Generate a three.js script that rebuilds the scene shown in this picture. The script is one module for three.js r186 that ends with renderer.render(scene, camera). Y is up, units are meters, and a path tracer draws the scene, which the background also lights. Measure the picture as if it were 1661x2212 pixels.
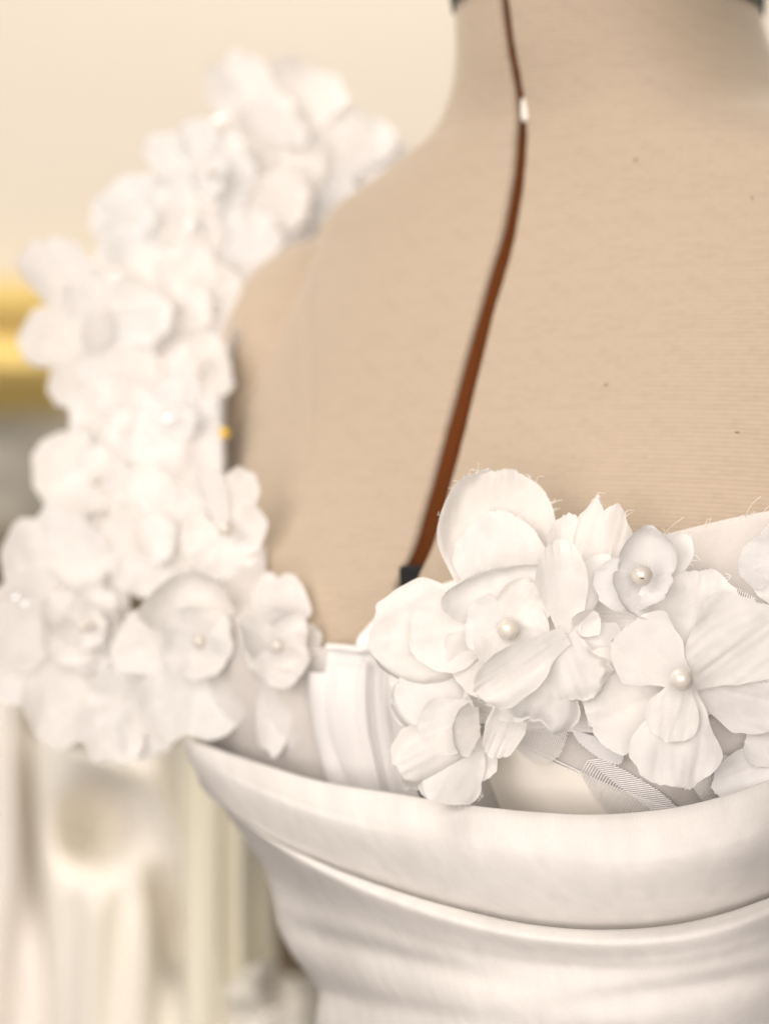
import * as THREE from 'three';
import { mergeGeometries } from 'three/addons/utils/BufferGeometryUtils.js';
import { RectAreaLightUniformsLib } from 'three/addons/lights/RectAreaLightUniformsLib.js';
import { RoundedBoxGeometry } from 'three/addons/geometries/RoundedBoxGeometry.js';

// ------------------------------------------------------------------ camera, light, exposure
RectAreaLightUniformsLib.init();
const scene = new THREE.Scene();
scene.background = new THREE.Color(0x000000);
const EYE = 1.30;
const camera = new THREE.PerspectiveCamera(23.82, 768 / 1024, 0.05, 30);
camera.position.set(0, EYE, 0.75);
camera.lookAt(0, EYE, 0);
camera.focus = 0.728;
camera.userData.fStop = 4.9;
const renderer = new THREE.WebGLRenderer({ antialias: true });
renderer.setSize(768, 1024);
renderer.toneMapping = THREE.LinearToneMapping;
renderer.toneMappingExposure = 0.79;
renderer.shadowMap.enabled = true;

const V = (x, y, z) => new THREE.Vector3(x, y, z);
// unseen lamps placed to light the set: a housing, a glowing diffuser and an area light of the same size just in front of it
function unseenPanelLamp(label, at, aim, w, h, color, nits) {
  const g = new THREE.Group(); g.name = numbered('unseen_panel_lamp'); scene.add(g);
  g.position.copy(at); g.lookAt(aim);                       // +Z of the group faces the aim
  g.userData = { label, category: 'lamp', group: 'unseen lamp panels outside the picture' };
  const mh = new THREE.MeshStandardMaterial({ color: 0xdddddd, roughness: 0.5 });
  const md = new THREE.MeshStandardMaterial({ color: 0xffffff, emissive: color, emissiveIntensity: Math.min(nits, 4), roughness: 0.6 });
  const a = new THREE.Mesh(new RoundedBoxGeometry(w + 0.06, h + 0.06, 0.06, 2, 0.012), mh); a.name = 'housing'; a.position.z = -0.035; g.add(a);
  const b = new THREE.Mesh(new THREE.PlaneGeometry(w, h), md); b.name = 'diffuser'; b.position.z = 0.002; g.add(b);
  const l = new THREE.RectAreaLight(color, nits, w, h); l.name = 'unseen_panel_light';
  l.position.copy(at).addScaledVector(aim.clone().sub(at).normalize(), 0.006); l.lookAt(aim); scene.add(l);
}
const names = {};
function numbered(n) { const k = names[n] = (names[n] ?? -1) + 1; return k ? `${n}_${String(k).padStart(3, '0')}` : n; }

unseenPanelLamp('unseen square lamp panel high beside the gown, placed to give the side light', V(-1.7, EYE + 0.85, 1.45), V(0, EYE, -0.05), 0.65, 0.65, new THREE.Color(1.0, 0.91, 0.84), 10);  // out of view, lights gown and form from the left
unseenPanelLamp('unseen lamp panel above the hanging gowns, placed to light them', V(-0.95, EYE + 1.35, -0.3), V(-0.25, EYE - 0.25, -0.55), 0.9, 0.9, new THREE.Color(1.0, 0.93, 0.83), 5);  // out of view, placed to brighten the gowns behind
unseenPanelLamp('very wide added fill panel facing the gown, out of view', V(-0.5, EYE + 0.3, 2.2), V(0, EYE, 0), 2.6, 2.0, new THREE.Color(1.0, 0.905, 0.84), 3.1);  // added fill from the camera side, flattens the shadows
unseenPanelLamp('unseen lamp panel high behind the dress form, placed to light its neck and shoulder', V(1.0, EYE + 0.95, -0.75), V(0.12, EYE + 0.1, -0.12), 0.7, 0.7, new THREE.Color(1.0, 0.92, 0.82), 4.5);  // out of view, placed to lift the right side of the neck
unseenPanelLamp('unseen narrow lamp panel placed to brighten the cream wall', V(0.1, EYE + 0.98, -0.95), V(-0.02, EYE + 0.45, -1.5), 0.45, 0.2, new THREE.Color(1.0, 0.95, 0.89), 5.8);  // out of view, brightens the upper middle of the wall

// ------------------------------------------------------------------ helpers
function rng(seed) { let a = seed >>> 0; return () => { a = (a + 0x6D2B79F5) >>> 0; let t = a; t = Math.imul(t ^ (t >>> 15), t | 1); t ^= t + Math.imul(t ^ (t >>> 7), t | 61); return ((t ^ (t >>> 14)) >>> 0) / 4294967296; }; }
const hash = (x, y, z) => { let h = Math.imul(x, 374761393) ^ Math.imul(y, 668265263) ^ Math.imul(z, 2147483647); h = Math.imul(h ^ (h >>> 13), 1274126177); return ((h ^ (h >>> 16)) >>> 0) / 4294967296; };
function noise(x, y, z = 0) {
  const X = Math.floor(x), Y = Math.floor(y), Z = Math.floor(z), f = t => t * t * (3 - 2 * t);
  const u = f(x - X), v = f(y - Y), w = f(z - Z); let r = 0;
  for (let i = 0; i < 8; i++) { const a = i & 1, b = (i >> 1) & 1, c = i >> 2; r += (a ? u : 1 - u) * (b ? v : 1 - v) * (c ? w : 1 - w) * hash(X + a, Y + b, Z + c); }
  return r * 2 - 1;
}
const sm = (a, b, x) => { const t = Math.min(1, Math.max(0, (x - a) / (b - a))); return t * t * (3 - 2 * t); };
const lerp = (a, b, t) => a + (b - a) * t;
function interp(x, xs, ys) {                                  // monotone cubic through the points
  if (x <= xs[0]) return ys[0];
  const n = xs.length; if (x >= xs[n - 1]) return ys[n - 1];
  let i = 0; while (x > xs[i + 1]) i++;
  const d = k => (ys[k + 1] - ys[k]) / (xs[k + 1] - xs[k]);
  const m = k => { if (k === 0) return d(0); if (k === n - 1) return d(n - 2); const a = d(k - 1), b = d(k); return a * b <= 0 ? 0 : 2 * a * b / (a + b); };
  const h = xs[i + 1] - xs[i], t = (x - xs[i]) / h, t2 = t * t, t3 = t2 * t;
  return (2 * t3 - 3 * t2 + 1) * ys[i] + (t3 - 2 * t2 + t) * h * m(i) + (-2 * t3 + 3 * t2) * ys[i + 1] + (t3 - t2) * h * m(i + 1);
}
// a place in the room: measured across and down in the plane of the bust, moved to its own depth z
const P = (px, py, z) => { const k = (0.75 - z) / 5250; return V((px - 830.5) * k, EYE + (1106 - py) * k, z); };
const PX = (n, z) => n * (0.75 - z) / 5250;
function grid(nu, nv, fn, uvScale) {
  const pos = [], uv = [], idx = [], p = V(0, 0, 0);
  for (let j = 0; j <= nv; j++) for (let i = 0; i <= nu; i++) {
    const r = fn(i / nu, j / nv, p) || p; pos.push(r.x, r.y, r.z);
    if (r.uv) uv.push(r.uv[0], r.uv[1]); else uv.push(i / nu * uvScale[0], j / nv * uvScale[1]);
  }
  for (let j = 0; j < nv; j++) for (let i = 0; i < nu; i++) { const a = j * (nu + 1) + i, b = a + 1, c = a + nu + 1, d = c + 1; idx.push(a, b, d, a, d, c); }
  const g = new THREE.BufferGeometry();
  g.setAttribute('position', new THREE.Float32BufferAttribute(pos, 3)); g.setAttribute('uv', new THREE.Float32BufferAttribute(uv, 2)); g.setIndex(idx); g.computeVertexNormals();
  return g;
}
function mesh(name, geo, mat, parent, label) {
  const m = new THREE.Mesh(geo, mat); m.name = name; m.castShadow = m.receiveShadow = true; (parent || scene).add(m); if (label) m.userData.label = label; return m;
}
function thing(name, label, category, at, group) {
  const g = new THREE.Group(); g.name = numbered(name); g.position.copy(at); scene.add(g); g.userData = { label, category }; if (group) g.userData.group = group; return g;
}
const local = (geo, g) => { geo.translate(-g.position.x, -g.position.y, -g.position.z); return geo; };
function dataTex(n, fn, srgb) {
  const d = new Uint8Array(n * n * 4);
  for (let y = 0; y < n; y++) for (let x = 0; x < n; x++) { const c = fn(x / n, y / n, x, y); const o = (y * n + x) * 4; for (let k = 0; k < 3; k++) d[o + k] = Math.max(0, Math.min(255, Math.round(255 * (Array.isArray(c) ? c[k] : c)))); d[o + 3] = 255; }
  const t = new THREE.DataTexture(d, n, n); t.wrapS = t.wrapT = THREE.RepeatWrapping; t.magFilter = THREE.LinearFilter; t.minFilter = THREE.LinearMipmapLinearFilter; t.generateMipmaps = true; if (srgb) t.colorSpace = THREE.SRGBColorSpace; t.needsUpdate = true; return t;
}
const rep = (t, sx, sy) => { const c = t.clone(); c.repeat.set(sx, sy); c.needsUpdate = true; return c; };
// tileable noise
const tn = (u, v, f, s) => { const a = Math.PI * 2; return noise(Math.cos(u * a) * f + 40 + s, Math.sin(u * a) * f + 40, Math.cos(v * a) * f + 7) * 0.5 + noise(Math.cos(v * a) * f + 90 + s, Math.sin(v * a) * f + 11, Math.sin(u * a) * f + 3) * 0.5; };

// ------------------------------------------------------------------ materials
// knitted cover: 16 courses in 25 mm with stitches along them
const rs = rng(5);
const rowJit = Array.from({ length: 16 }, () => rs());
const knitH = dataTex(512, (u, v, x, y) => {
  const r = v * 16, k = Math.floor(r) % 16, f = r - Math.floor(r);
  const course = Math.pow(Math.sin(Math.PI * f), 0.8) * (0.62 + 0.38 * rowJit[k]);
  const st = 0.5 + 0.5 * Math.sin(2 * Math.PI * (u * 22 + (f - 0.5) * (f - 0.5) * 1.6 + k * 0.5));
  return 0.12 + 0.6 * course + 0.2 * st * course + 0.14 * (hash(x, y, 3) - 0.5);
});
const knitC = dataTex(512, (u, v, x, y) => {
  const r = v * 16, k = Math.floor(r) % 16, f = r - Math.floor(r);
  const line = 0.95 + 0.05 * Math.pow(Math.sin(Math.PI * f), 0.7) - 0.012 * rowJit[k] * (0.5 + 0.5 * noise(u * 9, k * 3, 2)) - 0.02 * Math.max(0, noise(u * 5 + k * 7, k * 1.3, 4));
  const n = 1 + 0.015 * tn(u, v, 3, 1) + 0.03 * (hash(x >> 1, y, 9) - 0.5);
  const b = line * n; return [0.715 * b, 0.65 * b, 0.572 * b];
}, true);
const matKnit = new THREE.MeshPhysicalMaterial({ map: rep(knitC, 40, 40), bumpMap: rep(knitH, 40, 40), bumpScale: 0.00017, roughness: 0.95, sheen: 1, sheenRoughness: 0.7, sheenColor: new THREE.Color(1, 0.93, 0.84) });
const weaveH = dataTex(256, (u, v, x, y) => { const a = Math.sin(u * Math.PI * 2 * 64), b = Math.sin(v * Math.PI * 2 * 64); return 0.5 + 0.18 * ((a > 0) === (b > 0) ? a : b) + 0.22 * (hash(x, y, 1) - 0.5) + 0.16 * tn(u, v, 2, 5); });
const fleckC = dataTex(256, (u, v, x, y) => { const b = 0.965 + 0.03 * tn(u, v, 2.5, 2) + 0.03 * (hash(x, y, 4) - 0.5); return [b, b, b]; }, true);
const petalMats = [[0.95, 0.935, 0.92], [0.945, 0.935, 0.925], [0.95, 0.93, 0.905], [0.935, 0.93, 0.93]].map(c => new THREE.MeshPhysicalMaterial({
  color: new THREE.Color().setRGB(...c), map: rep(fleckC, 25, 25), bumpMap: rep(weaveH, 45, 45), bumpScale: 0.00012, roughness: 0.95, specularIntensity: 0.3, sheen: 0.6, sheenRoughness: 0.5, transmission: 0.32, thickness: 0, side: THREE.DoubleSide }));
const twillH = dataTex(256, (u, v, x, y) => 0.5 + 0.22 * Math.sin((u + v) * Math.PI * 2 * 40) + 0.2 * (hash(x, y, 2) - 0.5) + 0.1 * tn(u, v, 2, 8));
const matCowl = new THREE.MeshPhysicalMaterial({ color: new THREE.Color().setRGB(0.75, 0.725, 0.7), specularIntensity: 0.4, map: rep(fleckC, 20, 20), bumpMap: rep(twillH, 40, 40), bumpScale: 0.00008, roughness: 0.85, sheen: 0.4, sheenRoughness: 0.6, side: THREE.DoubleSide });
const matSatin = new THREE.MeshPhysicalMaterial({ color: new THREE.Color().setRGB(0.75, 0.735, 0.725), bumpMap: rep(weaveH, 40, 40), bumpScale: 0.00006, roughness: 0.5, sheen: 0.4, sheenRoughness: 0.4, side: THREE.DoubleSide });
const netA = dataTex(256, (u, v, x, y) => { const a = Math.abs(Math.sin(u * Math.PI * 48)), b = Math.abs(Math.sin(v * Math.PI * 48)); return 0.47 + 0.16 * Math.max(a, b) ** 6 + 0.02 * tn(u, v, 3, 4) + 0.1 * (hash(x, y, 7) - 0.5); });
const matNet = new THREE.MeshPhysicalMaterial({ color: new THREE.Color().setRGB(0.9, 0.88, 0.87), alphaMap: rep(netA, 60, 60), transparent: true, opacity: 1, roughness: 0.6, side: THREE.DoubleSide });
const matLace = new THREE.MeshPhysicalMaterial({ color: new THREE.Color().setRGB(0.8, 0.77, 0.75), bumpMap: rep(weaveH, 12, 12), bumpScale: 0.0006, roughness: 0.8, transmission: 0.12, thickness: 0, side: THREE.DoubleSide });
const matThread = new THREE.MeshPhysicalMaterial({ color: new THREE.Color().setRGB(0.92, 0.9, 0.88), roughness: 0.35, sheen: 0.3, side: THREE.DoubleSide });
const matSilk = new THREE.MeshPhysicalMaterial({ color: new THREE.Color().setRGB(0.92, 0.91, 0.92), roughness: 0.25, clearcoat: 0.4, clearcoatRoughness: 0.3 });
const matPearl = new THREE.MeshPhysicalMaterial({ color: new THREE.Color().setRGB(0.66, 0.62, 0.55), roughness: 0.22, clearcoat: 1, clearcoatRoughness: 0.08, sheen: 0.4, sheenColor: new THREE.Color(1, 0.95, 0.97) });
const matHole = new THREE.MeshStandardMaterial({ color: new THREE.Color().setRGB(0.2, 0.17, 0.12), roughness: 0.9 });
const matBrown = new THREE.MeshPhysicalMaterial({ color: new THREE.Color().setRGB(0.34, 0.115, 0.035), roughness: 0.9, specularIntensity: 0.2, bumpMap: rep(weaveH, 20, 20), bumpScale: 0.0003, side: THREE.DoubleSide });
const matBlack = new THREE.MeshStandardMaterial({ color: new THREE.Color().setRGB(0.006, 0.006, 0.007), roughness: 0.85 });
const matCollar = new THREE.MeshStandardMaterial({ color: new THREE.Color().setRGB(0.055, 0.075, 0.065), roughness: 0.75, bumpMap: rep(weaveH, 30, 30), bumpScale: 0.0003, side: THREE.DoubleSide });
const matClip = new THREE.MeshPhysicalMaterial({ color: new THREE.Color().setRGB(0.85, 0.8, 0.74), roughness: 0.3, clearcoat: 0.5 });

// ------------------------------------------------------------------ setting: the wall
const plaster = dataTex(256, (u, v, x, y) => 0.5 + 0.3 * tn(u, v, 2.5, 6) + 0.25 * (hash(x, y, 6) - 0.5));
const wall = mesh('wall', new THREE.BoxGeometry(5, 3.2, 0.1), new THREE.MeshStandardMaterial({ color: new THREE.Color().setRGB(0.70, 0.645, 0.555), roughness: 0.9, bumpMap: rep(plaster, 8, 8), bumpScale: 0.0008 }), scene);
wall.position.set(0, 1.6, -1.56); wall.userData = { kind: 'structure', label: 'cream painted plaster wall behind the gown' };

// ------------------------------------------------------------------ dress form
const YAW = -44 * Math.PI / 180;
const form = thing('dress_form', 'beige knit covered dress form with a split down its front', 'dress form', V(0.081, EYE, -0.14));
form.rotation.y = YAW;
const cY = [-0.26, -0.16, -0.11, -0.06, -0.0254, -0.0116, 0.012, 0.0407, 0.0683, 0.0832, 0.0982, 0.1247, 0.1378, 0.1474, 0.1631, 0.1788, 0.21];
const cV = [0.068, 0.074, 0.096, 0.11, 0.1056, 0.0976, 0.0884, 0.0779, 0.0674, 0.0611, 0.055, 0.0491, 0.0483, 0.0498, 0.0542, 0.0574, 0.062];
const aY = [-0.26, -0.16, -0.11, -0.06, 0.0103, 0.0384, 0.0756, 0.0939, 0.1047, 0.1137, 0.1205, 0.1277, 0.1366, 0.1411, 0.1482, 0.1629, 0.1738, 0.1859, 0.21];
const aV = [0.112, 0.118, 0.148, 0.174, 0.185, 0.1857, 0.17, 0.1568, 0.149, 0.1447, 0.1365, 0.1172, 0.0922, 0.0805, 0.07, 0.0587, 0.0545, 0.0525, 0.053];
const lin = (x, xs, ys) => { if (x <= xs[0]) return ys[0]; for (let i = 1; i < xs.length; i++) if (x <= xs[i]) return lerp(ys[i - 1], ys[i], (x - xs[i - 1]) / (xs[i] - xs[i - 1])); return ys[ys.length - 1]; };
const gapHalf = Y => interp(Y, [-0.2, -0.03, 0.03, 0.1, 0.14, 0.18], [0.0062, 0.0062, 0.0058, 0.0047, 0.0036, 0.003]) + 0.0003 * noise(Y * 70, 3) + 0.00015 * noise(Y * 260, 8);
function formPoint(th, Y, off = 0, bust = 1) {
  const n = lin(Y, [0, 0.1, 0.14, 0.16], [2.2, 2.2, 2.1, 2.0]), C = interp(Y, [0.1, 0.15, 0.18], [-0.012, -0.008, 0]);
  const bf = interp(Y, cY, cV) - C, bb = interp(Y, [0, 0.09, 0.115, 0.135, 0.15, 0.18], [0.10, 0.08, 0.06, 0.057, 0.06, 0.063]), a = interp(Y, aY, aV);
  const s = Math.sin(th), c = Math.cos(th);
  let l = a * Math.sign(s) * Math.pow(Math.abs(s), 2 / n), v = C + (c > 0 ? bf : bb) * Math.sign(c) * Math.pow(Math.abs(c), 2 / n);
  // outward direction in the section
  let nx = s / a, nz = c / (c > 0 ? bf : bb); const q = Math.hypot(nx, nz); nx /= q; nz /= q;
  let d = off;
  if (c > 0) {
    const bl = (Math.abs(l) - 0.085) / 0.055, by = (Y + 0.055) / 0.055; d += bust * 0.021 * Math.exp(-(bl * bl + by * by));
    if (l < 0) {                                               // arm plate seam beside the shoulder beside the strap
      const lS = interp(Y, [-0.03, 0.018, 0.087, 0.106], [-0.047, -0.063, -0.107, -0.124]), f = sm(-0.02, 0.1, Y) * (1 - sm(0.108, 0.118, Y));
      d -= 0.0035 * f * sm(0.001, 0.009, lS - l);
      const r = (l - lS + 0.014) / 0.0045; d += 0.0022 * f * Math.exp(-r * r);
    }
  }
  return [l + nx * d, Y, v + nz * d];
}
const yRows = []; for (let Y = -0.26; Y < 0.1; Y += 0.004) yRows.push(Y); for (let Y = 0.1; Y <= 0.2101; Y += 0.0011) yRows.push(Y);
function formPanel(sign, off, y0 = -0.26, y1 = 0.21, lip = true) {
  const rows = yRows.filter(y => y >= y0 && y <= y1), NU = 150;
  return grid(NU, rows.length - 1, (u, v) => {
    const Y = rows[Math.round(v * (rows.length - 1))], n = lin(Y, [0, 0.1, 0.14, 0.16], [2.2, 2.2, 2.1, 2.0]);
    const th0 = Math.asin(Math.pow(gapHalf(Y) / interp(Y, aY, aV), n / 2)), L = lip ? 6 : 0, i = Math.round(u * NU);
    let th = th0, inn = 0, dl = 0;
    if (i < L) { const k = (L - i) / L; const ang = k * Math.PI / 2; inn = 0.0025 * (1 - Math.cos(ang)); dl = 0; th = th0; dl = -0.0025 * (Math.sin(ang)); }
    else { const t = (i - L) / (NU - L); th = th0 + 0.012 + (Math.PI - th0 - 0.012) * Math.pow(t, 1.15); }
    const p = formPoint(sign * th, Y, off); const r = V(p[0] + sign * dl * 0.6, p[1], p[2] - inn);
    r.uv = [p[0] * 0.85 + 0.15 * sign * th * 0.1, Y - 0.15 * p[2]]; return r;
  });
}
const panelA = mesh('cover_panel', formPanel(1, 0), matKnit, form, 'half of the knit cover away from the strap'); panelA.material.side = THREE.DoubleSide;
const panelB = mesh('cover_panel', formPanel(-1, 0), matKnit, form, 'half of the knit cover under the strap');
mesh('arm_plate', grid(64, 48, (u, v) => { const ph = u * Math.PI * 2, t = (v - 0.5) * Math.PI, ct = Math.cos(t); const dx = Math.cos(ph) * ct, dz = Math.sin(ph) * ct, r = 1 + 0.05 * Math.exp(-(((ph - 1.62) / 0.09) ** 2)) * ct; const p = V(-0.15 + 0.044 * dx * r, 0.038 + 0.0735 * Math.sin(t), -0.002 + 0.053 * dz * r); p.uv = [p.x + p.z, p.y]; return p; }), matKnit, form, 'padded arm plate under the strap');
// plastic shell edges either side of the split and the core behind it
for (const s of [1, -1]) mesh('shell_edge', grid(6, 90, (u, v) => { const Y = lerp(-0.2, 0.205, v), p = formPoint(0, Y); return V(s * (gapHalf(Y) + 0.0002 + (u === 0 ? 0 : 0)), Y, p[2] - 0.0022 - 0.028 * u); }, [0.03, 0.4]), matBrown, form);
mesh('inner_core', grid(8, 90, (u, v) => { const Y = lerp(-0.2, 0.205, v), p = formPoint(0, Y), l = lerp(-0.02, 0.02, u); return V(l, Y, p[2] - 0.03); }, [0.04, 0.4]), matBrown, form);
{ const Y = -0.030, p = formPoint(0, Y); const b = mesh('adjuster_block', new RoundedBoxGeometry(0.0112, 0.034, 0.02, 3, 0.0015), matBlack, form, 'black adjuster block low in the split'); b.position.set(0, Y - 0.005, p[2] - 0.0135); }
{ const Y = 0.1415, p = formPoint(0, Y); const b = mesh('spacer_clip', new THREE.CapsuleGeometry(0.0017, 0.0055, 6, 14), matClip, form, 'small white clip in the split at the throat'); b.position.set(0.0022, Y, p[2] - 0.0012); }
mesh('neck_collar', grid(96, 6, (u, v) => { const th = u * Math.PI * 2, Y = lerp(0.1835, 0.215, v), p = formPoint(th > Math.PI ? th - 2 * Math.PI : th, Y, 0.0012 + 0.0012 * Math.sin(Math.PI * v)); return V(p[0], p[1], p[2]); }, [0.34, 0.03]), matCollar, form, 'dark green collar band at the neck');
{ const r = rng(77); for (let i = 0; i < 4; i++) { const th = 0.25 + r() * 0.8, Y = lerp(0.02, 0.14, r()), p = formPoint(th, Y, 0.0003); const m = mesh('lint_speck', new THREE.CapsuleGeometry(0.00022, 0.0006 + 0.0008 * r(), 3, 6), matHole, form); m.position.set(...p); m.rotation.z = r() * 3; } }
form.updateMatrixWorld(true);
const toWorld = p => V(...p).applyMatrix4(form.matrixWorld);

// ------------------------------------------------------------------ gown
const gown = thing('wedding_gown', 'white wedding gown with fabric flowers and a draped cowl, worn by the dress form', 'gown', V(0.04, EYE - 0.2, -0.1));
// sheer bodice lying over the form
const neckline = l => { const a = Math.abs(l); return -0.046 + 0.036 * sm(0.03, 0.075, a) + 0.012 * sm(0.08, 0.14, a); };
{
  const g = grid(150, 46, (u, v) => {
    const th = lerp(-1.5, 1.5, u), l = formPoint(th, -0.03)[0], Y = lerp(neckline(l), -0.19, v), p = toWorld(formPoint(th, Y, 0.0045 + 0.0006 * noise(th * 14, Y * 60)));
    p.uv = [th * 0.16, Y]; return p;
  });
  mesh('bodice_net', local(g, gown), matNet, gown, 'sheer net bodice');
}
const bodiceP = (l, Y, off) => { let lo = -1.5, hi = 1.5; for (let i = 0; i < 30; i++) { const m = (lo + hi) / 2; if (formPoint(m, Y)[0] < l) lo = m; else hi = m; } return toWorld(formPoint((lo + hi) / 2, Y, off)); };
// centre panel with bones and folded top
mesh('centre_panel', local(grid(40, 40, (u, v) => { const l = lerp(-0.021, 0.012, u), Y = lerp(-0.0445, -0.15, v); const p = bodiceP(l, Y, 0.0075 + 0.001 * Math.sin(u * 7 + 1) * sm(0, 0.2, v) + 0.001 * noise(u * 4, v * 4, 3)); p.uv = [l, Y]; return p; }), gown), matSatin, gown, 'white satin strip between the cups');
mesh('top_facing', local(grid(30, 14, (u, v) => { const l = lerp(-0.0205, 0.0115, u), a = v * Math.PI * 1.25; return bodiceP(l, -0.0455 + 0.0012 * Math.sin(a) - 0.012 * Math.max(0, 0.4 - v) * (0.5 + u) + 0.0008 * noise(u * 5, 2), 0.0084 - 0.0014 * Math.cos(a)); }, [0.03, 0.01]), gown), matSatin, gown);
function tubeAlong(pts, r, seg = 60, rad = 8) { return new THREE.TubeGeometry(new THREE.CatmullRomCurve3(pts), seg, r, rad, false); }
for (const [l0, l1, r] of [[-0.005, -0.0068, 0.0006], [-0.0032, -0.0042, 0.0004], [0.0035, 0.0052, 0.0005]]) {
  const pts = []; for (let i = 0; i <= 8; i++) pts.push(bodiceP(lerp(l0, l1, i / 8), lerp(-0.05, -0.14, i / 8), 0.0078)); mesh('bone_seam', local(tubeAlong(pts, r), gown), matSatin, gown);
}
mesh('bone_channel', local(grid(24, 30, (u, v) => { const Y = lerp(-0.054, -0.14, v), a = u * 2 - 1; return bodiceP(-0.0235 - 0.003 * v + a * 0.0055, Y, 0.0068 + 0.003 * (1 - a * a) * (1 + 0.2 * noise(v * 5, 1))); }, [0.01, 0.1]), gown), matSatin, gown, 'soft satin bone channel');
mesh('lace_backing', local(grid(60, 40, (u, v) => { const a = u * Math.PI * 2, r = v * (1 + 0.07 * noise(Math.cos(a) * 4, Math.sin(a) * 4, 2)), l = 0.066 + 0.074 * r * Math.cos(a), Y = -0.044 + 0.025 * r * Math.sin(a); const p = bodiceP(l, Y, 0.0062 + 0.0006 * noise(l * 300, Y * 300, 1)); p.uv = [l, Y]; return p; }), gown), new THREE.MeshPhysicalMaterial({ color: new THREE.Color().setRGB(0.88, 0.86, 0.84), roughness: 0.85, bumpMap: rep(weaveH, 12, 12), bumpScale: 0.0003, side: THREE.DoubleSide }), gown, 'white lace backing under the flowers');
// hem seam of the cup lining
{ const pts = []; for (let i = 0; i <= 10; i++) { const t = i / 10; pts.push(bodiceP(lerp(0.045, 0.105, t), lerp(-0.0665, -0.094, t) + 0.004 * Math.sin(t * 3), 0.0062)); } mesh('cup_seam', local(tubeAlong(pts, 0.00028), gown), matSatin, gown); }
mesh('cup_lining', local(grid(40, 16, (u, v) => { const l = lerp(0.045, 0.13, u); const top = lerp(-0.0665, -0.106, u) + 0.004 * Math.sin(u * 3) - 0.0004; return bodiceP(l, lerp(top, -0.15, v), 0.0056); }, [0.08, 0.08]), gown), new THREE.MeshPhysicalMaterial({ color: new THREE.Color().setRGB(0.88, 0.84, 0.77), roughness: 0.6, bumpMap: rep(weaveH, 30, 30), bumpScale: 0.0001, side: THREE.DoubleSide }), gown, 'cream satin cup lining');
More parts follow.
